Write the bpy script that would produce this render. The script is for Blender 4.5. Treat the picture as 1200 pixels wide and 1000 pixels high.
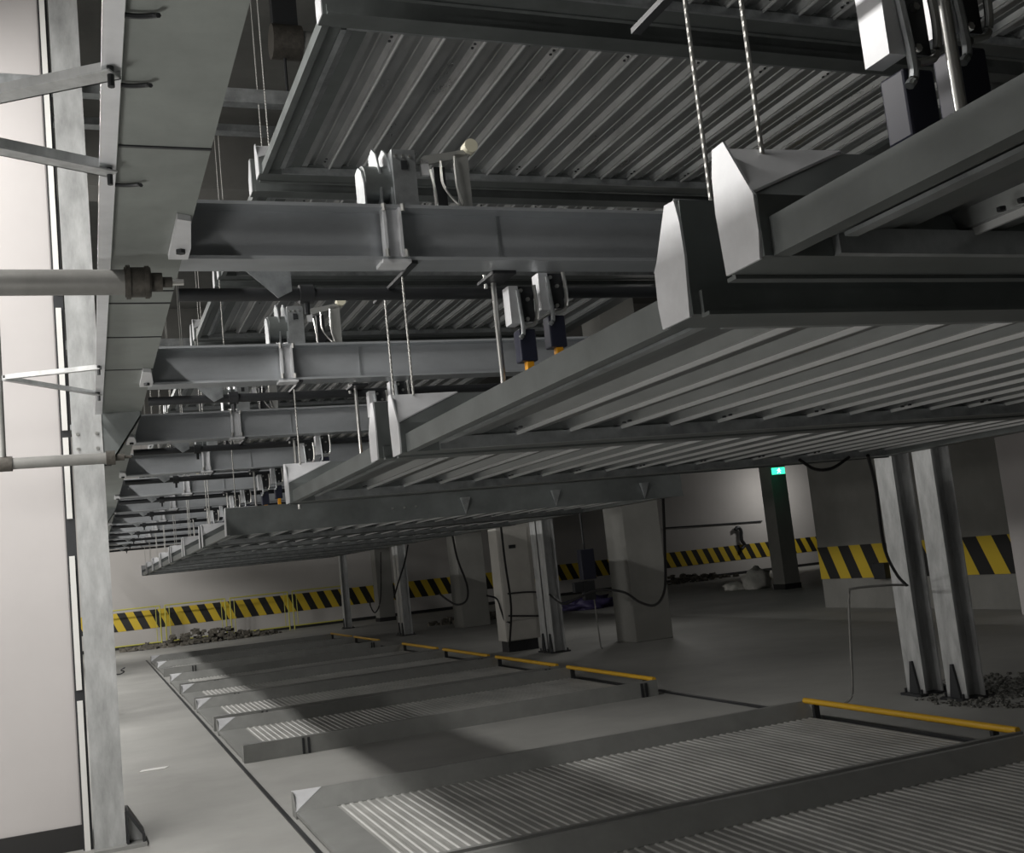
import bpy, bmesh, math, random
from mathutils import Vector, Matrix
random.seed(7)
for o in list(bpy.data.objects): bpy.data.objects.remove(o)
S = bpy.context.scene
COL = S.collection

# ---------------------------------------------------------------- camera
F = 1258.3; CAMZ = 1.6
YAW, PIT, ROL = 0.383285620, 0.118971866, -0.104514616
def _cam():
    cy, sy, cp, sp = math.cos(YAW), math.sin(YAW), math.cos(PIT), math.sin(PIT)
    f = Vector((sy*cp, cy*cp, sp)); r = Vector((cy, -sy, 0)); u = r.cross(f)
    c, s = math.cos(ROL), math.sin(ROL)
    return c*r+s*u, -s*r+c*u, f
RT, UP, FW = _cam()
cd = bpy.data.cameras.new('camera'); cam = bpy.data.objects.new('camera', cd); COL.objects.link(cam)
cam.matrix_world = Matrix(((RT.x, UP.x, -FW.x, 0), (RT.y, UP.y, -FW.y, 0), (RT.z, UP.z, -FW.z, CAMZ), (0, 0, 0, 1)))
cd.sensor_fit = 'HORIZONTAL'; cd.sensor_width = 36; cd.lens = F/1200*36; cd.clip_start = .05; cd.clip_end = 200
S.camera = cam
def at(px, py, axis, v):
    """world point seen at a photo pixel, on the plane axis = v (used only to read sizes and places off the photo)"""
    d = RT*((px-600)/F) - UP*((py-500)/F) + FW
    C = Vector((0, 0, CAMZ)); i = 'XYZ'.index(axis)
    return C + d*((v-C[i])/d[i])

# ---------------------------------------------------------------- world, exposure, lights
W = bpy.data.worlds.new('world'); S.world = W; W.use_nodes = True
W.node_tree.nodes['Background'].inputs[0].default_value = (.80, .90, 1.0, 1)
W.node_tree.nodes['Background'].inputs[1].default_value = 0.035
S.view_settings.view_transform = 'Standard'; S.view_settings.look = 'None'
S.view_settings.gamma = 1; S.view_settings.exposure = 0.0; S.view_settings.use_curve_mapping = False

def area(name, loc, to, sx, sy, power, col=(1, .97, .93)):
    l = bpy.data.lights.new(name, 'AREA'); l.shape = 'RECTANGLE'; l.size = sx; l.size_y = sy; l.energy = power; l.color = col
    o = bpy.data.objects.new(name, l); COL.objects.link(o); o.location = loc
    o.rotation_euler = (Vector(to)-Vector(loc)).to_track_quat('-Z', 'Y').to_euler()
    return o
# aisle and bay lights out of the frame, some added only as fill
LIGHTS = [
 ('unseen_aisle_light', (-1.1, 2.2, 1.1), (1.0, 4.4, 2.8), .9, .3, 25),  # added low light for the cross beam webs and undersides
 ('unseen_aisle_light', (-1.7, 5.2, 2.5), (1.2, 8.0, 2.4), 1.2, .3, 48),
 ('unseen_aisle_light', (-1.9, 14.0, 1.9), (4.0, 16.5, .4), 1.2, .3, 60),  # added low fill that reaches under the far raised decks
 ('unseen_aisle_light', (-2.0, 21.0, 1.9), (4.0, 23.5, .4), 1.2, .3, 45),  # second added fill below the far raised decks
 ('unseen_aisle_light', (-1.6, 30.0, 3.4), (.8, 34.0, 1.6), 1.2, .3, 210),
 ('bounce_fill', (-2.6, 3.0, 3.2), (-4.4, 3.0, 1.8), 2.0, .3, 70),  # added light thrown at the left wall for soft bounce
 ('bounce_fill', (-2.6, 10.0, 3.2), (-4.4, 10.0, 1.8), 2.0, .3, 60),  # added bounce light farther along the left wall
 ('unseen_bay_light', (10.2, 1.5, 3.4), (9.5, 6.0, 0.2), 1.3, .25, 16),  # added fill for the rear posts and right side
 ('unseen_bay_light', (24.6, 33.2, 3.4), (24.6, 35.3, 2.0), 1.0, .25, 34),
 ('unseen_bay_light', (10.3, 19.0, 3.3), (4.5, 17.5, 0.2), 1.3, .25, 26),  # added fill lifting the far ground decks
 ('unseen_bay_light', (9.5, 14.0, 4.6), (8.2, 17.5, .8), 1.3, .25, 10),
]
for L in LIGHTS: area(*L)
# long rows of ceiling tubes over the aisle, running parallel to the long beam
for y, ln, pw in ((7.2, 11.0, 500), (21.0, 9.0, 380)):
    o = area('ceiling_tube_row', (-1.6, y, 5.36), (0, y, 0), .14, ln, pw)
    z = Vector((-.5, 0, .87)).normalized(); yy = Vector((0, 1, 0)); x = yy.cross(z)
    o.matrix_world = Matrix(((x.x, yy.x, z.x, -1.6), (x.y, yy.y, z.y, y), (x.z, yy.z, z.z, 5.36), (0, 0, 0, 1)))

# ---------------------------------------------------------------- materials
def mat(name, col, rough=.5, metal=0., spec=.5, noise=0., scale=6., bump=0., bscale=40., emit=None, stretch=(1, 1, 1), stain=None):
    m = bpy.data.materials.new(name); m.use_nodes = True
    nt = m.node_tree; N = nt.nodes; b = N['Principled BSDF']
    b.inputs['Base Color'].default_value = (*col, 1); b.inputs['Roughness'].default_value = rough
    b.inputs['Metallic'].default_value = metal; b.inputs['Specular IOR Level'].default_value = spec
    if emit: b.inputs['Emission Color'].default_value = (*emit[0], 1); b.inputs['Emission Strength'].default_value = emit[1]
    if noise or bump:
        tc = N.new('ShaderNodeTexCoord'); mp = N.new('ShaderNodeMapping'); nt.links.new(tc.outputs['Object'], mp.inputs[0])
        mp.inputs['Scale'].default_value = stretch
    if noise:
        t = N.new('ShaderNodeTexNoise'); t.inputs['Scale'].default_value = scale; t.inputs['Detail'].default_value = 7; t.inputs['Roughness'].default_value = .65
        nt.links.new(mp.outputs[0], t.inputs[0])
        r = N.new('ShaderNodeValToRGB'); r.color_ramp.elements[0].position = .3; r.color_ramp.elements[1].position = .72
        a = tuple(c*(1-noise) for c in col); z = tuple(min(1, c*(1+noise)) for c in col)
        if stain: a = stain
        r.color_ramp.elements[0].color = (*a, 1); r.color_ramp.elements[1].color = (*z, 1)
        nt.links.new(t.outputs[0], r.inputs[0]); nt.links.new(r.outputs[0], b.inputs['Base Color'])
        rr = N.new('ShaderNodeMapRange'); rr.inputs[3].default_value = max(.05, rough-.1); rr.inputs[4].default_value = min(1, rough+.12)
        nt.links.new(t.outputs[0], rr.inputs[0]); nt.links.new(rr.outputs[0], b.inputs['Roughness'])
    if bump:
        t2 = N.new('ShaderNodeTexNoise'); t2.inputs['Scale'].default_value = bscale; t2.inputs['Detail'].default_value = 4
        nt.links.new(mp.outputs[0], t2.inputs[0]); bp = N.new('ShaderNodeBump'); bp.inputs['Strength'].default_value = bump; bp.inputs['Distance'].default_value = .01
        nt.links.new(t2.outputs[0], bp.inputs['Height']); nt.links.new(bp.outputs[0], b.inputs['Normal'])
    return m
def stripes(name, period, slant, yel=(.62, .45, .03), blk=(.012, .012, .012), axis='X'):
    m = bpy.data.materials.new(name); m.use_nodes = True; nt = m.node_tree; N = nt.nodes; b = N['Principled BSDF']
    tc = N.new('ShaderNodeTexCoord'); sp = N.new('ShaderNodeSeparateXYZ'); nt.links.new(tc.outputs['Object'], sp.inputs[0])
    ml = N.new('ShaderNodeMath'); ml.operation = 'MULTIPLY_ADD'; nt.links.new(sp.outputs['Z'], ml.inputs[0]); ml.inputs[1].default_value = slant
    nt.links.new(sp.outputs[axis], ml.inputs[2])
    dv = N.new('ShaderNodeMath'); dv.operation = 'DIVIDE'; nt.links.new(ml.outputs[0], dv.inputs[0]); dv.inputs[1].default_value = period
    fr = N.new('ShaderNodeMath'); fr.operation = 'FRACT'; nt.links.new(dv.outputs[0], fr.inputs[0])
    gt = N.new('ShaderNodeMath'); gt.operation = 'GREATER_THAN'; nt.links.new(fr.outputs[0], gt.inputs[0]); gt.inputs[1].default_value = .5
    mx = N.new('ShaderNodeMix'); mx.data_type = 'RGBA'; nt.links.new(gt.outputs[0], mx.inputs[0])
    mx.inputs[6].default_value = (*yel, 1); mx.inputs[7].default_value = (*blk, 1)
    nt.links.new(mx.outputs[2], b.inputs['Base Color']); b.inputs['Roughness'].default_value = .6
    return m
M = dict(
 galv=mat('galvanised_steel', (.40, .42, .43), .40, .75, noise=.28, scale=9, bump=.05, bscale=18),
 edge=mat('lit_seam_edge', (.62, .63, .63), .35, .5),  # brighter base paints the light caught by the lip edges
 deck_new=mat('lit_galvanised_sheet', (.46, .47, .47), .30, .8, noise=.22, scale=5, stretch=(1, .35, 1)),  # same sheet as deck, brightened to paint light on the top-level undersides
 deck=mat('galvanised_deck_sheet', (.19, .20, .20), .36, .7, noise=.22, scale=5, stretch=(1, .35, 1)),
 floor_deck=mat('dusty_deck_sheet', (.40, .40, .385), .50, .2, noise=.25, scale=4, stretch=(1, .4, 1)),
 dust=mat('dusty_steel', (.27, .275, .265), .5, .25, noise=.12, scale=5),
 side=mat('grey_steel_side', (.17, .185, .183), .42, .55, noise=.2, scale=4, bump=.03),
 beam=mat('grey_painted_beam', (.205, .222, .21), .55, .1, noise=.2, scale=2.5, bump=.05, bscale=25),
 cross=mat('galvanised_cross_beam', (.40, .42, .44), .36, .45, noise=.22, scale=2.2, stretch=(.5, 1, 1)),
 post=mat('galvanised_post', (.42, .43, .43), .48, .35, noise=.3, scale=10, stretch=(1, 1, .3), bump=.06),
 bright=mat('bright_zinc_plate', (.66, .67, .69), .40, .3, noise=.1, scale=8),
 chrome=mat('bright_steel_rod', (.62, .62, .60), .28, .9),
 dark=mat('dark_steel', (.035, .037, .04), .45, .4),
 black=mat('black_rubber', (.008, .008, .009), .5),
 navy=mat('dark_blue_casing', (.02, .022, .04), .35),
 yellow=mat('yellow_paint', (.62, .36, .02), .4),
 limy=mat('pale_yellow_paint', (.52, .50, .10), .5),
 orange=mat('amber_plastic', (.75, .33, .01), .4),
 cream=mat('cream_plastic', (.62, .60, .47), .5),
 white=mat('white_wall_paint', (.52, .50, .495), .85, noise=.04, scale=1.2),
 whitep=mat('white_plastic', (.72, .72, .70), .45),
 wall=mat('far_wall_paint', (.47, .455, .44), .85, noise=.06, scale=.6),
 conc=mat('concrete_column_paint', (.24, .24, .225), .85, noise=.12, scale=1.5, bump=.05),
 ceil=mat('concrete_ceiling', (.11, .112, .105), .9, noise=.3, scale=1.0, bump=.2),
 floor=mat('concrete_floor', (.33, .33, .316), .62, spec=.4, noise=.2, scale=.55, bump=.06, bscale=50),
 base=mat('black_skirting', (.018, .018, .018), .6),
 pipe=mat('galvanised_pipe', (.20, .20, .19), .5, .3, noise=.15, scale=8),
 rust=mat('brown_coupling', (.06, .055, .047), .6, .3, noise=.4, scale=25, bump=.3, bscale=50),
 cab=mat('white_cabinet_enamel', (.45, .44, .41), .5, noise=.1, scale=3),
 rubble=mat('rubble', (.13, .12, .10), .95, noise=.5, scale=12, bump=.4),
 mortar=mat('rough_grey_mortar', (.12, .12, .11), .95, noise=.4, scale=25, bump=.6, bscale=60),
 bag=mat('white_sack', (.78, .77, .72), .8, noise=.15, scale=9, bump=.3),
 tarp=mat('purple_tarpaulin', (.06, .05, .13), .5, noise=.4, scale=8, bump=.4),
 green=mat('green_sign_glow', (.02, .5, .25), .4, emit=((.05, .95, .5), 1.6)),
 glow=mat('white_sign_glow', (.9, .9, .9), .4, emit=((.75, 1, .9), 2.2)),
 concbeam=mat('ceiling_beam_concrete', (.16, .16, .15), .9, noise=.2, scale=1.4),
 stripe=stripes('black_yellow_wall_band', .47, .45),
 stripey=stripes('black_yellow_side_band', .62, -.45, axis='Y'),
)

# ---------------------------------------------------------------- mesh helpers
class MB:
    def __init__(s): s.v = []; s.f = []
    def add(s, vs, fs):
        n = len(s.v); s.v += [tuple(v) for v in vs]; s.f += [tuple(i+n for i in f) for f in fs]; return s
    def box(s, a, b):
        x0, y0, z0 = a; x1, y1, z1 = b
        return s.add([(x0,y0,z0),(x1,y0,z0),(x1,y1,z0),(x0,y1,z0),(x0,y0,z1),(x1,y0,z1),(x1,y1,z1),(x0,y1,z1)],
                     [(0,3,2,1),(4,5,6,7),(0,1,5,4),(1,2,6,5),(2,3,7,6),(3,0,4,7)])
    def loft(s, A, B):
        n = len(A)
        return s.add(list(A)+list(B), [tuple(reversed(range(n))), tuple(range(n, 2*n))]+[(i, (i+1) % n, n+(i+1) % n, n+i) for i in range(n)])
    def prism(s, poly, plane, a, b):
        """poly in the plane ('XZ','YZ','XY') extruded along the third axis from a to b"""
        def p(q, t):
            if plane == 'XZ': return (q[0], t, q[1])
            if plane == 'YZ': return (t, q[0], q[1])
            return (q[0], q[1], t)
        return s.loft([p(q, a) for q in poly], [p(q, b) for q in poly])
    def tube(s, pts, r, n=10, r2=None):
        pts = [Vector(p) for p in pts]; rings = []
        for i, p in enumerate(pts):
            if i == 0: t = pts[1]-p
            elif i == len(pts)-1: t = p-pts[i-1]
            else: t = (pts[i+1]-p).normalized()+(p-pts[i-1]).normalized()
            t.normalize()
            ref = Vector((0, 0, 1)) if abs(t.z) < .9 else Vector((1, 0, 0))
            u = t.cross(ref).normalized(); w = t.cross(u)
            rr = r if r2 is None else r+(r2-r)*i/(len(pts)-1)
            rings.append([p+u*math.cos(2*math.pi*k/n)*rr+w*math.sin(2*math.pi*k/n)*rr for k in range(n)])
        vs = [v for R_ in rings for v in R_]; fs = [tuple(range(n)), tuple(reversed(range(n*(len(pts)-1), n*len(pts))))]
        for i in range(len(pts)-1):
            for k in range(n):
                fs.append((i*n+k, i*n+n+k, i*n+n+(k+1) % n, i*n+(k+1) % n))
        return s.add(vs, fs)
    def build(s, name, m, parent=None, loc=(0, 0, 0), smooth=False, bevel=0):
        me = bpy.data.meshes.new(name)
        me.from_pydata([(v[0]-loc[0], v[1]-loc[1], v[2]-loc[2]) for v in s.v], [], s.f)
        bm = bmesh.new(); bm.from_mesh(me); bmesh.ops.recalc_face_normals(bm, faces=bm.faces); bm.to_mesh(me); bm.free()
        if smooth:
            me.polygons.foreach_set('use_smooth', [True]*len(me.polygons)); me.set_sharp_from_angle(angle=math.radians(40))
        me.materials.append(M[m] if isinstance(m, str) else m)
        o = bpy.data.objects.new(name, me); COL.objects.link(o); o.location = loc
        if parent: o.parent = parent
        if bevel:
            b = o.modifiers.new('bevel', 'BEVEL'); b.width = bevel; b.segments = 2; b.limit_method = 'ANGLE'
        return o
def curve(pts, n=8):
    """Catmull-Rom through the points"""
    P = [Vector(p) for p in pts]; P = [P[0]*2-P[1]]+P+[P[-1]*2-P[-2]]; out = []
    for i in range(1, len(P)-2):
        for k in range(n):
            t = k/n; a, b, c, d = P[i-1:i+3]
            out.append(.5*((2*b)+(c-a)*t+(2*a-5*b+4*c-d)*t*t+(3*b-a-3*c+d)*t**3))
    return out+[P[-2]]
def tag(o, label, cat, group=None, kind=None):
    if label: o['label'] = label
    if cat: o['category'] = cat
    if group: o['group'] = group
    if kind: o['kind'] = kind
    return o
def empty(name, loc, label, cat, group=None):
    o = bpy.data.objects.new(name, None); COL.objects.link(o); o.location = loc; o.empty_display_size = .1
    return tag(o, label, cat, group)
def struct(o): o['kind'] = 'structure'; return o
def kids(o): return [c for c in bpy.data.objects if c.parent == o]
def dup(root, loc, label=None, skip=()):
    tree = [(root, None)]
    new = root.copy(); COL.objects.link(new); new.location = loc
    if label: new['label'] = label
    for c in kids(root):
        if c.name.split('.')[0] in skip: continue
        d = c.copy(); COL.objects.link(d); d.parent = new
        for g in kids(c):
            if g.name.split('.')[0] in skip: continue
            e = g.copy(); COL.objects.link(e); e.parent = d
    return new
def hbeam(mb, axis, a, b, c0, c1, z0, z1, tf=.012, tw=.01):
    """H section running along axis from a to b; flange width c0..c1; height z0..z1"""
    cm = (c0+c1)/2
    for (p, q, r, t) in ((c0, c1, z0, z0+tf), (c0, c1, z1-tf, z1), (cm-tw/2, cm+tw/2, z0+tf, z1-tf)):
        if axis == 'X': mb.box((a, p, r), (b, q, t))
        elif axis == 'Y': mb.box((p, a, r), (q, b, t))
    return mb
def vbeam(mb, x0, x1, y0, y1, z0, z1, tf=.014, tw=.012, flanges='X'):
    """upright H section"""
    if flanges == 'X':      # flange faces look along +-X
        mb.box((x0, y0, z0), (x0+tf, y1, z1)); mb.box((x1-tf, y0, z0), (x1, y1, z1))
        ym = (y0+y1)/2; mb.box((x0+tf, ym-tw/2, z0), (x1-tf, ym+tw/2, z1))
    else:
        mb.box((x0, y0, z0), (x1, y0+tf, z1)); mb.box((x0, y1-tf, z0), (x1, y1, z1))
        xm = (x0+x1)/2; mb.box((xm-tw/2, y0+tf, z0), (xm+tw/2, y1-tf, z1))
    return mb
def bolt(mb, c, ax, r=.012, h=.012):
    c = Vector(c); d = {'X': Vector((h, 0, 0)), 'Y': Vector((0, h, 0)), 'Z': Vector((0, 0, h))}[ax]
    return mb.tube([c, c+d], r, 6)

def bolts(par, m, ax, r, h, pts):
    for q in pts: bolt(MB(), q, ax, r, h).build('bolt', m, par)
# ---------------------------------------------------------------- the hall
FARY = 35.3
struct(MB().box((-9, -5, -.2), (34, FARY+.3, 0)).build('floor', 'floor'))
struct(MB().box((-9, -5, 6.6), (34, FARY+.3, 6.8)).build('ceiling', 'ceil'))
struct(MB().box((-9, FARY, 0), (34, FARY+.25, 6.6)).build('wall_far', 'wall'))
struct(MB().box((-4.7, -5, 0), (-4.4, FARY, 6.6)).build('wall_left', 'white'))
struct(MB().box((34, -5, 0), (34.3, FARY, 6.6)).build('wall_right', 'conc'))
struct(MB().box((-9, -5.3, 0), (34, -5, 6.6)).build('wall_back', 'conc'))
struct(MB().box((-9, FARY-.012, .54), (34, FARY, 1.10)).build('trim_1', 'stripe'))
struct(MB().box((-9, FARY-.02, 0), (34, FARY, .10)).build('baseboard_far', 'base'))
# side wall block standing at the right, its long face along the bays
struct(MB().box((13.0, 11.95, 0), (15.2, 17.25, 6.6)).build('wall_side', 'conc'))
struct(MB().box((12.985, 12.3, .54), (13.0, 17.25, 1.14)).build('trim_2', 'stripey'))
struct(MB().box((13.0, 17.25, .54), (15.2, 17.262, 1.14)).build('trim_3', 'stripe'))
# concrete ceiling beams
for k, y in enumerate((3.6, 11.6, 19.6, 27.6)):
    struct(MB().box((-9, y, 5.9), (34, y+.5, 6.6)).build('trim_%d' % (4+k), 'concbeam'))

def column(x0, x1, y0, y1, label, m='conc', base=.12, h=6.6):
    o = MB().box((x0, y0, 0), (x1, y1, h)).build('concrete_column', m, loc=(x0, y0, 0), bevel=.012)
    r = empty('column', ((x0+x1)/2, (y0+y1)/2, 0), label, 'column')
    o.name = 'shaft'; o.parent = r; o.location = Vector(o.location)-Vector(r.location)
    r.name = 'concrete_column'
    if base:
        b = MB().box((x0-.012, y0-.012, 0), (x1+.012, y1+.012, base)).build('skirting', 'base', loc=r.location); b.parent = r; b.location = (0, 0, 0)
    return r
column(-.66, -.135, 7.86, 8.5, 'white painted column at the left edge with a black skirting, behind the steel front post', 'white', .155)
column(8.12, 8.80, 15.75, 16.45, 'grey concrete column behind the long looping cable, middle of the hall', 'conc', 0)
column(16.62, 17.1, 23.6, 24.1, 'grey column with a black foot beside the white sack and below the green exit sign', 'conc', .14)
column(8.25, 8.95, 24.9, 25.6, 'concrete column left of the white control cabinet, in front of the striped wall', 'conc', 0)
column(8.2, 8.7, 32.8, 33.3, 'distant pale column by the striped far wall, between two pairs of steel posts', 'conc', .12)
cr = column(12.35, 12.99, 10.9, 11.94, 'pale column cut by the right edge with a yellow corner guard', 'white', 0)
MB().box((12.30, 10.86, .55), (12.40, 10.96, 1.25)).build('corner_guard', 'yellow', cr, bevel=.01).location = -Vector(cr.location)

# ---------------------------------------------------------------- steel frame
YC = [1.5+2.6*k for k in range(0, 12)]          # near faces of the cross beams
ZB = 2.84                                       # underside of the level-two frame
def local(o, r): o.location = Vector(o.location)-Vector(r.location); return o
def front_post(y, label):
    r = empty('steel_post', (.03, y, 0), label, 'post', None)
    mb = vbeam(MB(), -.095, .095, -.085, .085, .02, 6.3, flanges='Y'); mb.build('shaft', 'post', r)
    MB().box((-.10, -.16, 0), (.22, .16, .022)).build('base_plate', 'dust', r)
    MB().prism([(.095, .022), (.20, .022), (.20, .05), (.115, .21), (.095, .21)], 'XZ', -.02, -.005).build('gusset', 'post', r)
    MB().prism([(.1, .022), (.1, .23), (.118, .23), (.21, .07), (.21, .022), (.195, .022), (.195, .065), (.113, .2), (.113, .022)], 'XZ', -.12, .10).build('foot_bracket', 'dark', r)
    g = MB().prism([(.096, ZB), (.35, ZB), (.35, ZB-.03), (.135, ZB-.36), (.096, ZB-.36)], 'XZ', -.075, -.06)
    g.prism([(.096, ZB-.36), (.135, ZB-.36), (.35, ZB-.03), (.35, ZB), (.345, ZB), (.345, ZB-.025), (.128, ZB-.352), (.096, ZB-.352)], 'XZ', -.075, .075)
    g.build('beam_bracket', 'side', r)
    bolts(r, 'chrome', 'Y', .012, .012, [(x, -.1, ZB+dz-.3) for dz in (.06, .16) for x in (.06, -.06)])
    return r
front_post(7.75, 'galvanised front post standing at the left beside the white column')
front_post(16.2, 'second front post, hidden in line behind the near left post')
front_post(24.2, 'third front post in line along the left aisle')
front_post(-.9, 'front post behind the camera position carrying the long beam')

def rear_post(y, label, x=6.86, g='rear posts of the parking frame'):
    r = empty('steel_post', (x, y, 0), label, 'post', g)
    vbeam(MB(), -.10, .10, -.115, .115, .02, 6.3).build('shaft', 'post', r)
    MB().box((-.17, -.13, 0), (.17, .13, .022)).build('base_plate', 'dark', r)
    for s in (-1,):
        MB().prism([(-.06, .022), (.06, .022), (.012, .30), (-.012, .30)], 'YZ', -.125, -.1).build('gusset', 'dark', r)
    for sx in (-.13, .13):
        for sy in (-.1, .1): MB().tube([(sx, sy, .022), (sx, sy, .06)], .012, 6).build('anchor_bolt', 'dark', r)
    return r
rear_post(7.85, 'farther of the two close bright rear posts at the right')
rear_post(7.36, 'nearer of the two close bright rear posts at the right')
rear_post(16.35, 'farther rear post of the pair beside the white control cabinet')
rear_post(16.06, 'nearer rear post of the pair beside the white control cabinet')
rear_post(25.2, 'farther rear post of the pair left of the concrete column')
rear_post(24.92, 'nearer rear post of the pair left of the concrete column')
rear_post(31.3, 'farthest rear post, in front of the striped far wall')

# long front beam overhead, seen from below
lb = empty('long_beam', (.26, -1.5, ZB), 'wide grey longitudinal beam overhead on the left posts', 'beam')
def lpart(mb, name, m, par, base): 
    o = mb.build(name, m, par, loc=base); o.location = (0, 0, 0); return o
lpart(hbeam(MB(), 'Y', -1.5, 32, .135, .385, ZB, ZB+.30, tf=.014), 'flanges', 'beam', lb, lb.location)
sm = MB()
for y in (3.02, 4.55, 4.75, 5.4, 6.2): sm.box((.134, y, ZB-.004), (.386, y+.012, ZB))
lpart(sm, 'weld_seam', 'dark', lb, lb.location)
for y in YC[1:8]:
    cl_ = MB().prism([(.33, y-.52), (.375, y-.50), (.40, y-.2), (.40, y-.06), (.33, y-.06)], 'XY', ZB-.022, ZB-.001)
    ck = lpart(cl_, 'beam_clamp', 'bright', lb, lb.location)
    cbm = MB(); bolt(cbm, (.365, y-.18, ZB-.036), 'Z', .018, .016); o = cbm.build('clamp_bolt', 'dark', ck, loc=lb.location); o.location = (0, 0, 0)
rb = empty('long_beam', (6.66, -1.5, ZB), 'rear longitudinal beam carried by the rear posts behind the upper pallets', 'beam')
lpart(hbeam(MB(), 'Y', -1.5, 32, 6.55, 6.70, ZB+.5, ZB+.72), 'flanges', 'side', rb, rb.location)
# upper frame bars (third level) crossing under the ceiling
for y, z, n in ((7.85, 5.2, 'thicker'), (8.40, 5.2, 'thinner'), (16.32, 5.2, 'far'), (24.32, 5.2, 'farthest')):
    d = .11 if n != 'thinner' else .06
    tag(MB().box((-.9, y, z), (6.7, y+.1, z+d)).build('upper_cross_bar', 'galv', loc=(0, y, z)),
        {'thicker': 'thicker light steel bar crossing high above the near left post', 'thinner': 'thin light steel bar just behind the thicker high bar',
         'far': 'high cross bar farther down the bays, mostly behind the upper decks', 'farthest': 'last high cross bar near the far wall, behind the upper decks'}[n], 'beam')

ORD = ['nearest', 'second', 'third', 'fourth', 'fifth', 'sixth', 'seventh', 'eighth', 'ninth', 'tenth', 'eleventh', 'twelfth']
def make_cross():
    r = empty('cross_beam', (.385, 0, ZB), '', 'beam', 'cross beams over the bays')
    hbeam(MB(), 'X', 0, 6.2, 0, .17, 0, .235, tf=.014).build('flanges', 'cross', r)
    s = MB()
    for x in (.80, .865): s.box((x, -.004, .012), (x+.012, .05, .222))
    s.box((.80, .03, .012), (.877, .036, .222)); s.box((.78, -.012, -.014), (.90, .1, 0)); s.build('stiffener', 'bright', r)
    MB().box((.905, .0, -.016), (.93, .66, -.002)).build('rope_arm', 'dark', r)
    bolts(r, 'chrome', 'Z', .01, .03, [(x, -.02, z) for x in (.80, .88) for z in (.008, .20)])
    e = MB().prism([(-.035, .03), (.02, .03), (.02, .13), (-.005, .215), (-.02, .215), (-.035, .12)], 'XZ', -.03, -.02).build('end_bracket', 'bright', r)
    bb = MB(); bolt(bb, (-.01, -.04, .075), 'Y', .012); bb.build('bracket_bolt', 'chrome', e)
    w = MB().box((1.32, .066, .02), (1.325, .072, .215)); w.build('web_rib', 'galv', r)
    return r
# labels: by place, all read from the left column outwards
cx = make_cross(); XL = {
 0: 'nearest cross beam, above the frame of the photo over the big platform', 1: 'big bluish steel cross beam at the top, below the corrugated ceiling deck',
 2: 'second bluish cross beam, under the small cable roller and over the parted platforms', 3: 'third cross beam down the row, duller and partly behind rods',
 4: 'fourth cross beam down the row, just above the thin dark pipes'}
for k, y in enumerate(YC):
    lab = XL.get(k, '%s cross beam counted from the camera, among the far pipes' % ORD[k])
    if k == 0: cx.location.y = y; cx['label'] = lab
    else: dup(cx, (.385, y, ZB), lab)

# sprinkler branch pipes under the cross beams
def make_pipe():
    r = empty('sprinkler_pipe', (.3, 0, 0), '', 'pipe', 'dark pipes slung under the cross beams')
    MB().tube([(.1, 0, 0), (6.2, 0, 0)], .028, 10).build('pipe', 'dark', r, smooth=True)
    MB().tube([(.60, 0, 0), (.66, 0, 0)], .042, 10).build('coupling', 'dark', r, smooth=True)
    MB().prism([(.36, .10), (.56, .10), (.56, .0), (.50, -.03)], 'XZ', -.06, -.052).build('hanger', 'galv', r)
    MB().tube([(.63, 0, -.03), (.63, 0, -.09)], .012, 8).build('sprinkler_head', 'dark', r)
    return r
pp = make_pipe()
for k, y in enumerate(YC[1:]):
    lab = '%s dark sprinkler pipe, slung just behind the %s cross beam' % (ORD[k], ORD[k+1])
    if k == 0: pp.location = (.3, y+.42, ZB-.03); pp['label'] = lab
    else: dup(pp, (.3, y+.42, ZB-.03), lab)

# ---------------------------------------------------------------- pallets
def corrug(x0, x1, z, y0, y1, period=.25, amp=.032, t=.003, fine=False):
    base = [(0, 0), (.30, 0), (.37, 1), (.50, 1), (.52, .8), (.56, .8), (.58, 1), (.78, 1), (.86, 0), (.925, 0), (.93, -.45), (.965, -.45), (.97, 0)]
    if fine: base = [(0, 0), (.45, 0), (.6, 1), (.85, 1)]
    prof = []; n = int(round((x1-x0)/period)); p = (x1-x0)/n
    for i in range(n):
        for a, b in base: prof.append((x0+(i+a)*p, z+b*amp))
    prof.append((x1, z))
    mb = MB()
    m = len(prof); vs = []; fs = []
    for y in (y0, y1):
        vs += [(x, y, zz) for x, zz in prof]+[(x, y, zz+t) for x, zz in prof]
    for i in range(m-1):
        fs += [(i, i+1, 2*m+i+1, 2*m+i), (m+i, 3*m+i, 3*m+i+1, m+i+1), (i, m+i, m+i+1, i+1), (2*m+i, 2*m+i+1, 3*m+i+1, 3*m+i)]
    fs += [(0, 2*m, 3*m, m), (m-1, 2*m-1, 4*m-1, 3*m-1)]
    mb.lip = [i*4+q for i in range(m-1) for q in (0,) if not fine and (i % len(base)) in (9, 10, 11)]
    return mb.add(vs, fs)
def side_solid(L, w, h, low, cut, flip, W):
    """raised side: outer wall, flat crest, inner slope; the crest is cut back at the nose"""
    top = .26*w
    prof = [(0, 0, 0), (w, 0, 0), (w, low, 0), (top, h, cut), (0, h, 0)]
    A = []; B = []
    for y, z, dx in prof:
        yy = W-y if flip else y
        A.append((dx, yy, z)); B.append((L, yy, z))
    n = 5; mb = MB()
    fs = [(5, 6, 7, 8, 9)]+[(i, (i+1) % n, n+(i+1) % n, n+i) for i in range(n)]
    fs += [(0, 1, 2, 4), (2, 3, 4)]
    return mb.add(A+B, fs)
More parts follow.
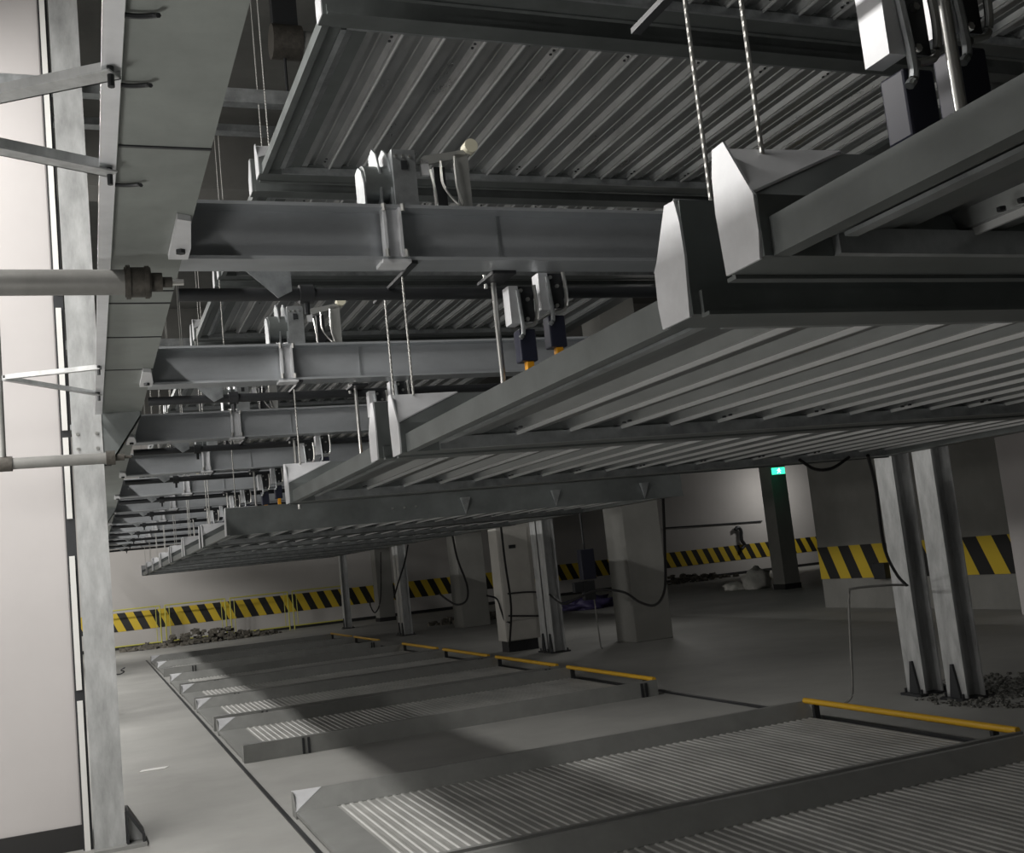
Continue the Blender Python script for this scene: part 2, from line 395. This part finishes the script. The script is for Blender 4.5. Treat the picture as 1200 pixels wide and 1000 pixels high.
def nose_plate(w, h, low, flip, W, t=.006):
    pts = [(.006, -.004), (w-.004, -.004), (w+.004, low*.4), (w+.002, low), (.42*w, h+.004), (.1*w, h+.002), (0, h*.8), (-.004, h*.5)]
    pts = [((W-y) if flip else y, z) for y, z in pts]
    return MB().prism(pts, 'YZ', -t, 0)
def lift_pallet(L=4.88, W=2.42):
    r = empty('parking_pallet', (0, 0, 0), '', 'platform', 'raised parking pallets')
    cg = corrug(.27, L-.15, .055, .10, W-.10); nf = len(cg.f)
    for x in (.45, .95, 1.45, 1.95, 2.45, 2.95, 3.45, 3.95):
        for y in (.28, .33, 2.10, 2.15): bolt(cg, (x, y, .048), 'Z', .009, .008)
    dk = cg.build('deck', 'deck', r)
    dk.data.materials.append(M['edge'])
    dk.data.materials.append(M['dark'])
    for i in cg.lip: dk.data.polygons[i].material_index = 1
    for i in range(nf, len(cg.f)): dk.data.polygons[i].material_index = 2
    for f in (False, True):
        s = side_solid(L, .13, .25, .12, .30, f, W).build('side_beam', 'side', r)
        nose_plate(.125, .25, .12, f, W).build('nose_plate', 'bright', s)
        tri = [(x-.002, (W-y) if f else y, z+.001) for x, y, z in ((0, .012, .2515), (.30, .034, .2515), (0, .13, .1215))]
        MB().loft(tri, [(x-.004, y, z+.004) for x, y, z in tri]).build('lit_corner_facet', 'bright', s)  # brighter facet sheet paints light on the cut nose
        y = W if f else 0; sg = 1 if f else -1
        lp = MB(); lp.box((.02, min(y, y+sg*.012), .0), (L, max(y, y+sg*.012), .05)); lp.box((.02, min(y, y+sg*.03), -.008), (L, max(y, y+sg*.03), 0)); lp.build('lip', 'side', s)
        fl = MB(); fl.box((.16, W-.15 if f else .13, .0), (L, W-.13 if f else .15, .05)); fl.build('inner_flange', 'galv', s)
        for x in (2.35, 3.35, 4.4):
            y0 = y+sg*.012; y1 = y+sg*.06
            MB().add([(x-.05, y0, .17), (x+.05, y0, .17), (x-.05, y1, .17), (x+.05, y1, .17), (x, y0, .0), (x, y0+sg*.006, .0)], [(0, 1, 3, 2), (0, 2, 5, 4), (1, 4, 5, 3), (2, 3, 5), (0, 4, 1)]).build('stiffener', 'galv', s)
        bolts(s, 'chrome', 'Y', .011, .012, [(x, y if f else y-.012, .12) for x in (1.6, 1.72, 1.84)])
    fb = MB().prism([(.02, .0), (.02, .075), (.05, .082), (.30, .062), (.30, .052), (.08, .03), (.06, .0)], 'XZ', .12, W-.12)
    fb.build('front_lip', 'side', r)
    MB().prism([(.14, .02), (.17, .02), (.24, .055), (.23, .055), (.165, .028), (.14, .028)], 'XZ', .19, W-.19).build('front_stiffener', 'galv', r)
    MB().box((L-.16, .1, 0), (L, W-.1, .12)).build('rear_beam', 'side', r)
    return r
L2Z = 2.06; L3Z = 4.5; X0 = 1.2
lp0 = lift_pallet()
l2 = [(-.66, 'platform filling the top right corner with the largest bright nose plate'),
      (1.90, 'raised corrugated platform spanning the right half, its bare underside nearest the viewer'),
      (4.56, 'raised platform behind the big one, its two small nose plates at mid picture'),
      (10.3, 'first far raised platform beyond the empty bay, with a long dark side face'),
      (12.93, 'far raised platform directly behind the one with the long dark side face'),
      (15.56, 'third far raised platform counted from the empty bay'), (18.3, 'fourth far raised platform counted from the empty bay'),
      (20.93, 'fifth far raised platform counted from the empty bay'), (23.56, 'sixth far raised platform counted from the empty bay'),
      (26.3, 'seventh far raised platform, the farthest small nose over the pale wall')]
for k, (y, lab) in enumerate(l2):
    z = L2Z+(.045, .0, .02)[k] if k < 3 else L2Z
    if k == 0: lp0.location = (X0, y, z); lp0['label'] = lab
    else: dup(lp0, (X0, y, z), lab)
l3 = [(2.55, 'top level platform showing only a ribbed corner at the upper right edge'), (5.20, 'top level platform with the big ribbed underside across the top of the picture'),
      (7.85, 'top level platform seen between the two bluish cross beams'), (10.5, 'top level platform seen under the second bluish cross beam')]
l3 += [(10.5+2.64*k, '%s platform of the top level, far down the bays above the pipes' % ORD[k+3]) for k in range(1, 8)]
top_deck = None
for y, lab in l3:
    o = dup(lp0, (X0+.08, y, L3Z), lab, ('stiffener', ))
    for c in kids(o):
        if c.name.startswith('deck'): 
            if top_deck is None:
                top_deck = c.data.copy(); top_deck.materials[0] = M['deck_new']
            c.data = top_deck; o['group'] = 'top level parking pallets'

def ground_pallet(L=4.24, W=2.28):
    r = empty('ground_pallet', (0, 0, 0), '', 'platform', 'ground level parking pallets')
    corrug(.27, L-.05, .035, .12, W-.12, period=.06, amp=.0065, fine=True).build('deck', 'floor_deck', r)
    MB().box((.0, .05, .02), (.27, W-.05, .045)).build('entry_plate', 'dust', r)
    for f in (False, True):
        s = side_solid(L, .14, .16, .045, .20, f, W).build('side_rail', 'dust', r)
        nose_plate(.14, .16, .045, f, W).build('nose_plate', 'dust', s)
        # brighter sheet on the cut corner paints the light it catches
        a, b_, c = (0, 0.003, .1605), (.20, .0364, .1605), (0, .14, .0455)
        tri = [(x-.002, (W-y) if f else y, z+.001) for x, y, z in (a, b_, c)]
        MB().loft(tri, [(x-.004, y, z+.004) for x, y, z in tri]).build('lit_corner_facet', 'bright', s)
        y = W if f else 0; g = MB(); sg = 1 if f else -1
        for x in (.52, .57, 4.04, 4.09): g.box((x, min(y, y+sg*.02), .004), (x+.02, max(y, y+sg*.02), .145))
        g.build('wheel_bracket', 'dark', s)
    ws = MB().tube([(L-.02, .02, .165), (L-.02, W-.04, .165)], .024, 10).build('wheel_stop', 'yellow', r, smooth=True)
    for y in (.2, W-.2): MB().box((L-.05, y, .03), (L, y+.03, .145)).build('bracket', 'dark', ws)
    return r
gp = ground_pallet(); g0 = [
 (5.40, 'ground platform in the foreground with a full yellow wheel stop at its far end'), (3.06, 'nearest ground platform cut by the bottom right corner'),
 (10.2, 'ground platform beyond the empty slot, the one with the long dark side facing us'), (12.75, 'ground platform directly behind the one with the long dark side'),
 (15.3, 'third ground platform beyond the empty slot'), (17.85, 'fourth ground platform beyond the empty slot, in front of the dark gap'),
 (21.9, 'ground platform just behind the narrow dark gap in the far group'), (24.45, 'farthest ground platform, beside the pile of rubble')]
for k, (y, lab) in enumerate(g0):
    if k == 0: gp.location = (X0, y, 0); gp['label'] = lab
    else: dup(gp, (X0, y, 0), lab)
# guide rail let into the floor
tag(MB().box((1.135, 2.0, 0), (1.165, 28, .012)).build('floor_guide_rail', 'dark', loc=(1.15, 2, 0)), 'thin dark guide rail on the floor along the noses of the ground platforms', 'rail')
tag(MB().box((5.55, 2.0, 0), (5.59, 28, .02)).build('floor_guide_rail', 'dark', loc=(5.57, 2, 0)), 'dark guide rail on the floor behind the yellow wheel stops', 'rail')

# ---------------------------------------------------------------- lifting gear
rope = mat('steel_rope', (.42, .42, .40), .45, .6)
nt = rope.node_tree; tc = nt.nodes.new('ShaderNodeTexCoord'); wv = nt.nodes.new('ShaderNodeTexWave'); wv.bands_direction = 'DIAGONAL'; wv.inputs['Scale'].default_value = 28
bp = nt.nodes.new('ShaderNodeBump'); bp.inputs['Strength'].default_value = .8; bp.inputs['Distance'].default_value = .003
nt.links.new(tc.outputs['Object'], wv.inputs[0]); nt.links.new(wv.outputs[0], bp.inputs['Height']); nt.links.new(bp.outputs[0], nt.nodes['Principled BSDF'].inputs['Normal'])
M['rope'] = rope
NM = ['corner', 'big right-hand', 'middle', 'first far', 'second far', 'third far', 'fourth far', 'fifth far', 'sixth far', 'seventh far']
def rope_mesh(h):
    o = MB().tube([(0, 0, 0), (0, 0, h)], .005, 8).build('lifting_rope', 'rope', smooth=True); return o
ropes = {}
def hang(x, y, z0, z1, lab, g):
    h = round(z1-z0, 3)
    if h in ropes: o = ropes[h].copy(); COL.objects.link(o)
    else: o = ropes[h] = rope_mesh(h)
    o.location = (x, y, z0); tag(o, lab, 'cable', g)
for k, (y, _) in enumerate(l2):
    for nm, yy in (('near', y+.03), ('far', y+2.39)):
        hang(X0+.10, yy, L2Z+.25, ZB-.014 if k < 3 else L3Z+.1, 'lifting rope at the %s nose of the %s raised platform' % (nm, NM[k]), 'steel lifting ropes')
for k, (y, _) in enumerate(l3):
    for nm, yy in (('near', y+.03), ('far', y+2.39)):
        hang(X0+.18, yy, L3Z+.25, 6.6, 'rope rising to the ceiling from the %s nose of the %s top level platform' % (nm, ORD[k]), 'ropes above the top level platforms')

def make_pulley():
    r = empty('rope_pulley', (0, 0, 0), '', 'pulley', 'rope pulleys on the cross beams')
    def side(x, w, h, t=.008):
        pts = [(-.0, 0), (w, 0), (w, h*.95), (w*.6, h), (w*.25, h*.86), (0, h*.55)]
        return MB().prism(pts, 'YZ', x, x+t)
    for x, w, h in ((-.17, .13, .2), (-.10, .15, .29), (-.055, .15, .29)):
        side(x, w, h).build('side_plate', 'galv', r)
    MB().tube([(-.16, .08, .12), (-.04, .08, .12)], .085, 20).build('wheel', 'side', r, smooth=True)
    h = MB(); h.box((-.045, -.02, 0), (.055, .0, .25)); h.box((-.045, 0, 0), (-.035, .13, .25)); h.box((.045, 0, 0), (.055, .13, .25)); h.box((-.045, 0, .24), (.055, .13, .25))
    hs = h.build('housing', 'galv', r)
    MB().box((-.01, -.026, .165), (.018, -.02, .20)).build('slot', 'dark', hs)
    bolts(hs, 'chrome', 'Y', .006, .01, [(x, -.03, .22) for x in (-.03, 0, .03)])
    a = MB().prism([(.07, .20), (.10, .235), (.31, .275), (.31, .245), (.12, .2)], 'XZ', .0, .02); a.box((.24, .0, 0), (.30, .008, .25)); a.build('arm', 'dust', r)
    MB().tube([(.31, -.03, .28), (.31, .03, .28)], .03, 14).build('roller', 'cream', r, smooth=True)
    MB().box((.085, .0, .15), (.12, .02, .215)).build('tensioner', 'bright', r)
    c = MB()
    c.tube(curve([(.12, -.01, .17), (.13, -.02, .08), (.14, 0, 0)]), .006, 6)
    c.tube(curve([(.23, -.02, .23), (.225, -.03, .1), (.245, -.03, .01), (.26, -.0, .0)]), .0055, 6)
    c.tube(curve([(.17, -.01, .21), (.17, -.02, .1), (.22, -.04, .01), (.25, -.02, .01)]), .0055, 6)
    c.build('rope', 'chrome', r, smooth=True)
    MB().box((.15, .03, 0), (.2, .06, .2)).build('guard', 'dark', r)
    return r
pu = make_pulley()
PL = ['nearest pulley unit above the frame on the nearest cross beam', 'large pulley unit with a cream roller arm on the top cross beam', 'smaller pulley unit with a roller arm on the second bluish cross beam']
for k, y in enumerate(YC[:9]):
    lab = PL[k] if k < 3 else 'pulley unit on the %s cross beam from the camera' % ORD[k]
    loc = (1.30, y+.05, ZB+.235)
    if k == 0: pu.location = loc; pu['label'] = lab
    else: dup(pu, loc, lab)

def make_hook():
    r = empty('safety_hook', (0, 0, 0), '', 'hook', 'safety hooks under the cross beams')
    MB().box((-.06, -.012, -.17), (-.015, .06, 0)).build('bracket_plate', 'bright', r)
    MB().box((-.015, .0, -.16), (.06, .01, 0)).build('back_plate', 'dark', r)
    u = curve([(-.02, -.015, -.02), (-.012, -.02, -.20), (-.03, -.02, -.24)], 6)
    MB().tube(u, .010, 8).build('lever', 'galv', r, smooth=True)
    MB().tube(curve([(.06, -.02, 0), (.065, -.02, -.10), (.05, -.02, -.17), (.0, -.02, -.19)], 8), .009, 8).build('hook_bow', 'chrome', r, smooth=True)
    MB().box((-.03, -.01, -.34), (.05, .06, -.195)).build('solenoid', 'navy', r, bevel=.006)
    MB().box((-.005, -.006, -.41), (.03, .03, -.34)).build('latch', 'orange', r, bevel=.004)
    bolts(r, 'chrome', 'Y', .009, .012, [(.03, -.012, -.06), (.0, -.012, -.02), (.02, -.012, -.15)])
    return r
hk = make_hook(); first = True
for k, y in enumerate(YC[:7]):
    for nm, dx, dz in (('right', 2.02, 0), ('left', 1.87, -.06)):
        loc = (dx-.03, y+.2, ZB+dz) if k else (dx-.28, y+.10, ZB+dz-.1)
        lab = '%s safety hook of the pair under the %s cross beam' % (nm, ORD[k]) if k != 1 else '%s of the two large amber-tipped safety hooks hanging at mid picture' % nm
        if first: hk.location = loc; hk['label'] = lab; first = False
        else: dup(hk, loc, lab)
def make_rod():
    r = empty('guide_rod', (0, 0, 0), '', 'rod', 'bright guide rods under the cross beams')
    MB().tube([(0, 0, -.62), (0, 0, 0)], .0125, 12).build('rod', 'chrome', r, smooth=True)
    MB().box((-.06, -.16, 0), (.05, .05, .014)).build('flange', 'dark', r)
    bolts(r, 'chrome', 'Z', .009, .02, [(x, -.02, z) for x, z in ((-.045, .012), (.04, .012), (-.045, -.03))])
    return r
rd = make_rod()
for k, y in enumerate(YC[:8]):
    loc = (1.76 if k != 2 else 1.74, y+(.31 if k != 2 else .38), ZB-.014); lab = 'upright bright rod under the %s cross beam' % ORD[k]
    if k == 0: rd.location = (1.60, y, ZB-.014); rd['label'] = 'thick bright rod at the top right beside the pale plates'
    else: dup(rd, loc, lab)

# ---------------------------------------------------------------- left side: pipes, cable channel, angle braces
ch = tag(MB().prism([(.085, ZB-.02), (.13, ZB-.02), (.13, ZB+.03), (.125, ZB+.03), (.125, ZB-.014), (.085, ZB-.014)], 'XZ', -.5, 7.6).build('cable_channel', 'bright'),
         'narrow pale steel channel running along the left edge of the long beam', 'channel')
def brace(a, b, lab, w=.05):
    a = Vector(a); b = Vector(b); d = (b-a).normalized(); s = d.cross(Vector((0, 0, 1))).normalized(); u = Vector((0, 0, 1)); t = .005
    A = [a-s*w/2, a+s*w/2, a+s*w/2+u*t, a-s*w/2+u*t]; B = [q+(b-a) for q in A]
    C = [a-s*w/2, a-s*(w/2-t), a-s*(w/2-t)+u*w, a-s*w/2+u*w]; D = [q+(b-a) for q in C]
    mb = MB().loft(A, B).loft(C, D)
    o = tag(mb.build('angle_brace', 'post', loc=tuple(a)), lab, 'brace', 'angle braces on the left')
    pb = MB().tube([b-a+Vector((-.01, 0, -.03)), b-a+Vector((-.01, 0, .05))], .008, 8)
    pb.build('bolt', 'dark', o)
    return o
zb = ZB-.04
def zp(px, py, z=zb): return at(px, py, 'Z', z)
brace(zp(-60, 128), zp(135, 88), 'upper angle iron at the top left rising towards the beam')
brace(zp(-60, 166), zp(133, 205), 'angle iron below the topmost one, falling towards the beam')
brace(zp(5, 445), zp(118, 433), 'upper thin arm of the small V brace at left', .03)
brace(zp(5, 446), zp(118, 464), 'lower thin arm of the small V brace at left', .03)
for px, py in ((150, 18), (145, 100), (140, 217)):
    p = zp(px, py, ZB-.012); MB().tube(curve([p+Vector((-.03, 0, 0)), p+Vector((.02, 0, 0)), p+Vector((.055, -.01, -.0)), p+Vector((.06, -.03, -.01))], 5), .006, 6).build('clip', 'dark', ch)

p1 = empty('main_pipe', (-1.6, 4.0, ZB-.12), 'thick grey pipe entering at the left edge with a brown coupling', 'pipe')
def plocal(mb, n, m, par, **k): o = mb.build(n, m, par, loc=tuple(par.location), **k); o.location = (0, 0, 0); return o
zz = ZB-.12
plocal(MB().tube([(-1.6, 4.0, zz), (.2, 4.0, zz)], .046, 20), 'pipe', 'pipe', p1, smooth=True)
plocal(MB().tube([(.17, 4.0, zz), (.18, 4, zz), (.25, 4, zz), (.26, 4, zz)], .055, 18).tube([(.175, 4.0, zz), (.19, 4.0, zz)], .062, 18).tube([(.24, 4.0, zz), (.255, 4.0, zz)], .06, 18), 'coupling', 'rust', p1, smooth=True)
plocal(MB().tube([(.26, 4.0, zz), (.30, 4.0, zz)], .035, 14).tube([(.30, 4.0, zz), (.335, 4.0, zz)], .02, 12), 'reducer', 'rust', p1, smooth=True)
sh = plocal(MB().tube([(.33, 4, zz), (.375, 4, zz)], .012, 8), 'sprinkler_head', 'chrome', p1, smooth=True)
plocal(MB().tube(curve([(.345, 4, zz+.01), (.365, 4, zz+.05), (.395, 4, zz+.035), (.395, 4, zz)]), .005, 6).tube(curve([(.35, 4, zz), (.39, 4, zz-.02), (.385, 4, zz-.06)]), .007, 6), 'yoke', 'chrome', sh, smooth=True)
p2 = empty('main_pipe', (-.6, 6.6, 2.5), 'thinner pipe at the left edge bending up at an elbow, lower than the thick pipe', 'pipe')
z2 = at(75, 540, 'Y', 6.6).z; xr = at(3, 540, 'Y', 6.6).x
plocal(MB().tube([(xr-.5, 6.6, z2), (.17, 6.6, z2)], .033, 16), 'pipe', 'pipe', p2, smooth=True)
plocal(MB().tube([(xr, 6.6, z2), (xr, 6.6, 5.9)], .02, 16), 'riser', 'pipe', p2, smooth=True)
plocal(MB().tube([(xr-.04, 6.6, z2), (xr+.05, 6.6, z2)], .043, 16), 'tee', 'rust', p2, smooth=True)
plocal(MB().tube([(.12, 6.6, z2), (.17, 6.6, z2)], .042, 16).tube([(.17, 6.6, z2), (.22, 6.6, z2)], .02, 10).tube([(.22, 6.6, z2), (.26, 6.6, z2)], .009, 8), 'coupling', 'rust', p2, smooth=True)
# conduit strip between column and post
cs = empty('conduit_strip', (-.12, 7.8, 0), 'narrow white segmented conduit running up between the white column and the post', 'conduit')
for z0, z1 in ((0, .95), (1.02, 1.9), (2.15, 2.7), (2.75, 3.6), (3.7, 6.0)):
    plocal(MB().box((-.125, 7.78, z0), (-.09, 7.8, z1)), 'segment', 'whitep', cs)
plocal(MB().box((-.135, 7.8, 0), (-.075, 7.83, 6.2)), 'backing', 'dark', cs)

# ---------------------------------------------------------------- far end: barriers, rubble
def barrier():
    r = empty('barrier_frame', (0, 0, 0), '', 'barrier', 'yellow crowd barriers along the far wall')
    fr = MB(); w = 1.78
    for x in (0, w): fr.tube([(x, 0, 0), (x, 0, 1.2)], .02, 8)
    for z in (.12, 1.2): fr.tube([(0, 0, z), (w, 0, z)], .02, 8)
    fr.build('frame', 'limy', r, smooth=True)
    for x in (.12, w-.12): MB().tube([(x, 0, .12), (x, 0, 1.2)], .012, 6).build('upright', 'limy', r)
    return r
b0 = barrier(); BL = ['leftmost yellow barrier frame by the striped far wall', 'second yellow barrier frame from the left', 'third yellow barrier frame from the left', 'fourth yellow barrier frame from the left']
for k in range(4):
    loc = (.12+1.93*k, 34.7, 0)
    if k == 0: b0.location = loc; b0['label'] = BL[0]
    else: dup(b0, loc, BL[k])
def chunk(mb, c, s):
    vs = [(c[0]+sx*s*random.uniform(.5, 1), c[1]+sy*s*random.uniform(.5, 1), max(0.0, c[2])+(0 if sz < 0 else s*random.uniform(.5, 1.1))) for sx in (-1, 1) for sy in (-1, 1) for sz in (-1, 1)]
    mb.add(vs, [(0, 1, 3, 2), (4, 6, 7, 5), (0, 4, 5, 1), (2, 3, 7, 6), (0, 2, 6, 4), (1, 5, 7, 3)])
def pile(cx_, cy_, rx, ry, h, n, m, label, s=(.03, .12)):
    mb = MB()
    for i in range(n):
        a = random.uniform(0, 6.28); q = math.sqrt(random.random()); x = cx_+rx*q*math.cos(a); y = cy_+ry*q*math.sin(a)
        chunk(mb, (x, y, h*(1-q)*random.random()), random.uniform(*s))
    o = mb.build('debris_pile', m, loc=(cx_, cy_, 0)); return tag(o, label, 'debris', kind='stuff')
pile(3.0, 33.6, 2.3, .6, .45, 260, 'rubble', 'heap of brown rubble and sacking by the barriers at the far left')
pile(19.3, 33.9, 2.6, .5, .35, 200, 'rubble', 'low rubble ridge along the far wall left of the white sack')
pile(7.45, 7.3, .95, 1.0, .02, 1100, 'mortar', 'gritty mortar spilled around the feet of the two bright posts', (.006, .022))
pile(9.6, 27.5, 1.4, .8, .2, 120, 'rubble', 'dark debris on the floor beyond the concrete column left of the cabinet')

# ---------------------------------------------------------------- cabinet, boxes, cables at the rear
cb = empty('control_cabinet', (6.72, 17.3, 0), 'tall white control cabinet standing behind the paired posts', 'cabinet')
MB().box((-.32, -.2, .18), (.30, .2, 2.15)).build('body', 'cab', cb, bevel=.01)
dr = MB().box((-.30, -.215, .52), (.24, -.2, 2.05)).build('door', 'cab', cb, bevel=.004)
MB().box((-.12, -.225, 1.72), (.0, -.215, 1.78)).build('handle', 'dark', dr)
MB().box((-.30, -.215, .2), (.24, -.2, .5)).build('kick_panel', 'cab', cb)
MB().box((-.28, -.16, 0), (.26, .16, .18)).build('plinth', 'dark', cb)
jb = empty('junction_box', (7.3, 15.6, 1.2), 'black control box hanging on a cable beside the paired posts', 'box')
MB().box((-.10, -.06, -.1), (.14, .08, .38)).build('body', 'navy', jb, bevel=.01)
MB().box((-.10, -.05, -.42), (.10, .06, -.12)).build('lower_box', 'dark', jb, bevel=.01)
MB().tube([(0, 0, .38), (0, 0, .98)], .018, 8).build('stem', 'dark', jb)
MB().tube([(.08, 0, -.42), (.1, 0, -1.17), (.13, 0, -1.2)], .012, 6).build('conduit', 'pipe', jb)
MB().box((-.26, -.05, -.28), (-.10, .05, -.12)).build('side_box', 'dark', jb, bevel=.01)
tp = MB()
for i in range(9):
    for j in range(4):
        pass
def blob(name, c, r, m, label, cat, seed=0, amp=.3):
    bm = bmesh.new(); bmesh.ops.create_icosphere(bm, subdivisions=3, radius=1)
    from mathutils import noise as nz
    for v in bm.verts:
        k = 1+amp*nz.noise(v.co*2.2+Vector((seed, 0, 0)))
        v.co = Vector((v.co.x*r[0]*k, v.co.y*r[1]*k, v.co.z*r[2]*k)); v.co.z = max(v.co.z, -r[2]*.55)
        v.co.z += r[2]*.55
    me = bpy.data.meshes.new(name); bm.to_mesh(me); bm.free()
    me.polygons.foreach_set('use_smooth', [True]*len(me.polygons)); me.materials.append(M[m])
    o = bpy.data.objects.new(name, me); COL.objects.link(o); o.location = c
    return tag(o, label, cat)
blob('tarpaulin', at(690, 714, 'Z', 0), (.75, .4, .2), 'tarp', 'crumpled dark purple tarpaulin on the floor left of the middle concrete column', 'tarpaulin', 3, .9)
blob('sack', at(888, 690, 'Z', 0), (.40, .3, .38), 'bag', 'white sack slumped against the column below the exit sign', 'sack', 1, .4)
blob('sack', at(862, 692, 'Z', 0), (.35, .25, .14), 'bag', 'small flat pale sack lying left of the white one', 'sack', 5, .5)

def cable(pts, r, label, m='black', name='hanging_cable', cat='cable', group=None, n=8):
    P = [at(*p) for p in pts]; mb = MB().tube(curve(P, n), r, 8)
    o = mb.build(name, m, loc=tuple(P[0]), smooth=True); return tag(o, label, cat, group)
Yc = lambda l, y: [(a, b, 'Y', y) for a, b in l]
def run(pts, y0, y1):
    n = len(pts)-1; return [(a, b, 'Y', y0+(y1-y0)*k/n) for k, (a, b) in enumerate(pts)]
cable(run([(777, 584), (779, 640), (779, 690), (768, 709), (750, 706), (730, 694), (700, 692), (675, 702), (660, 708), (644, 697)], 11.06, 15.85), .018, 'long black cable looping in front of the middle concrete column')
cable(run([(530, 627), (536, 655), (547, 685), (547, 703), (536, 709), (524, 703), (515, 696)], 18.3, 19.5), .02, 'black cable in a U loop left of the cabinet, before a concrete column')
cable(run([(587, 617), (592, 660), (598, 700), (599, 725), (597, 758)], 15.9, 17.05), .018, 'black cable dropping along the left side of the white cabinet')
cable(Yc([(595, 696), (620, 694), (640, 696), (655, 706)], 17.07), .015, 'black cable crossing the cabinet at mid height')
cable(Yc([(596, 722), (620, 722), (640, 722)], 17.07), .015, 'black cable crossing the cabinet near its foot')
cable(run([(570, 698), (582, 702), (587, 715), (592, 728), (599, 730)], 17.3, 17.07), .016, 'short black cable curving down left of the cabinet')
cable(run([(478, 639), (474, 660), (466, 685), (462, 700)], 23.7, 24.8), .02, 'black cable sloping down to the far pair of posts')
cable(run([(446, 647), (446, 700), (440, 718), (434, 710), (434, 700)], 29.7, 30.4), .02, 'far black cable loop hanging before the pale column')
cable(run([(937, 539), (955, 550), (975, 549), (995, 536)], 6.4, 6.55), .012, 'short black cable slung under the raised deck near the green sign')
cable(run([(1017, 534), (1026, 570), (1036, 640), (1050, 672), (1062, 686)], 6.62, 7.72), .014, 'thick black cable running down beside the left bright post')
cable(run([(1064, 686), (1040, 686), (1000, 690), (995, 697), (996, 740), (999, 800), (997, 818), (987, 827)], 7.72, 7.95), .011, 'grey conduit bending from the bright post down to the floor', 'pipe', 'conduit_pipe', 'conduit', n=5)
bx = Vector((12.94, 15.46, .66))
tag(MB().box((12.86, 15.3, .52), (12.985, 15.6, .80)).build('switch_box', 'dark', loc=tuple(bx), bevel=.01), 'small black switch box on the striped side wall beside the bright posts', 'box')
# exit sign with a running figure
es = at(912, 552, 'Y', 23.0)
sg = empty('exit_sign', tuple(es), 'small glowing green exit sign under the raised deck', 'sign')
MB().box((-.19, -.02, -.085), (.19, .02, .085)).build('panel', 'green', sg)
fig = MB().box((-.02, -.026, -.02), (.03, -.021, .035)).prism([(-.02, -.02), (.0, -.02), (-.04, -.065), (-.055, -.06)], 'XZ', -.026, -.021).prism([(.005, -.02), (.03, -.02), (.06, -.06), (.045, -.065)], 'XZ', -.026, -.021).prism([(.03, .02), (.03, .03), (.07, .0), (.065, -.008)], 'XZ', -.026, -.021).prism([(-.02, .035), (-.02, .02), (-.06, .005), (-.06, .015)], 'XZ', -.026, -.021).box((.0, -.026, .042), (.03, -.021, .068))
fig.build('figure', 'glow', sg)
MB().tube([(0, 0, .085), (0, 0, 6.6-es.z)], .01, 6).build('hanger', 'dark', sg)
# wall hook / hose on the far wall
wh = at(866, 630, 'Y', FARY-.12)
o = MB().tube(curve([(-.12, 0, .30), (.0, 0, .38), (.12, 0, .25), (.1, 0, -.1), (.2, 0, -.3), (.05, 0, -.45)]), .07, 8).build('hose_reel', 'dark', smooth=True); o.location = wh
tag(o, 'black coiled hose hanging on the far wall above the stripes', 'hose')
wc = tag(MB().tube([at(780, 619, 'Y', FARY-.05), at(893, 611, 'Y', FARY-.05)], .03, 6).build('wall_conduit', 'dark'), 'thin dark conduit running across the far wall right of the column', 'conduit')
# litter
lp_ = at(180, 902, 'Z', 0)
o = MB().prism([(-.13, -.05), (.1, -.06), (.14, .03), (.0, .06), (-.1, .04)], 'XY', 0, .004).build('paper_scrap', 'whitep'); o.location = lp_
tag(o, 'white scrap of paper on the aisle floor right of the near post', 'paper')
o = MB().tube(curve([(0, 0, .02), (.1, .05, .02), (.16, 0, .06), (.1, -.04, .1), (.18, -.02, .14)]), .012, 6).build('cable_end', 'dark', smooth=True); o.location = at(136, 792, 'Z', 0)
tag(o, 'dark cable end sticking out from behind the near left post', 'cable')
# motor above, dim, between the long beam and the upper decks
mo = empty('hoist_motor', tuple(at(335, 50, 'Z', 5.9)), 'round hoist motor hanging dimly at the top left beyond the beam', 'motor')
MB().tube([(-.12, 0, 0), (.12, 0, 0)], .14, 18).build('drum', 'rust', mo, smooth=True)
MB().tube([(.12, 0, -.02), (.20, 0, -.02)], .12, 18).build('cap', 'dust', mo, smooth=True)
MB().tube([(-.02, 0, -.1), (-.02, 0, -.9)], .012, 6).build('hanging_wire', 'dark', mo)
MB().box((-.1, -.05, .1), (.1, .05, .7)).build('mount', 'dark', mo)
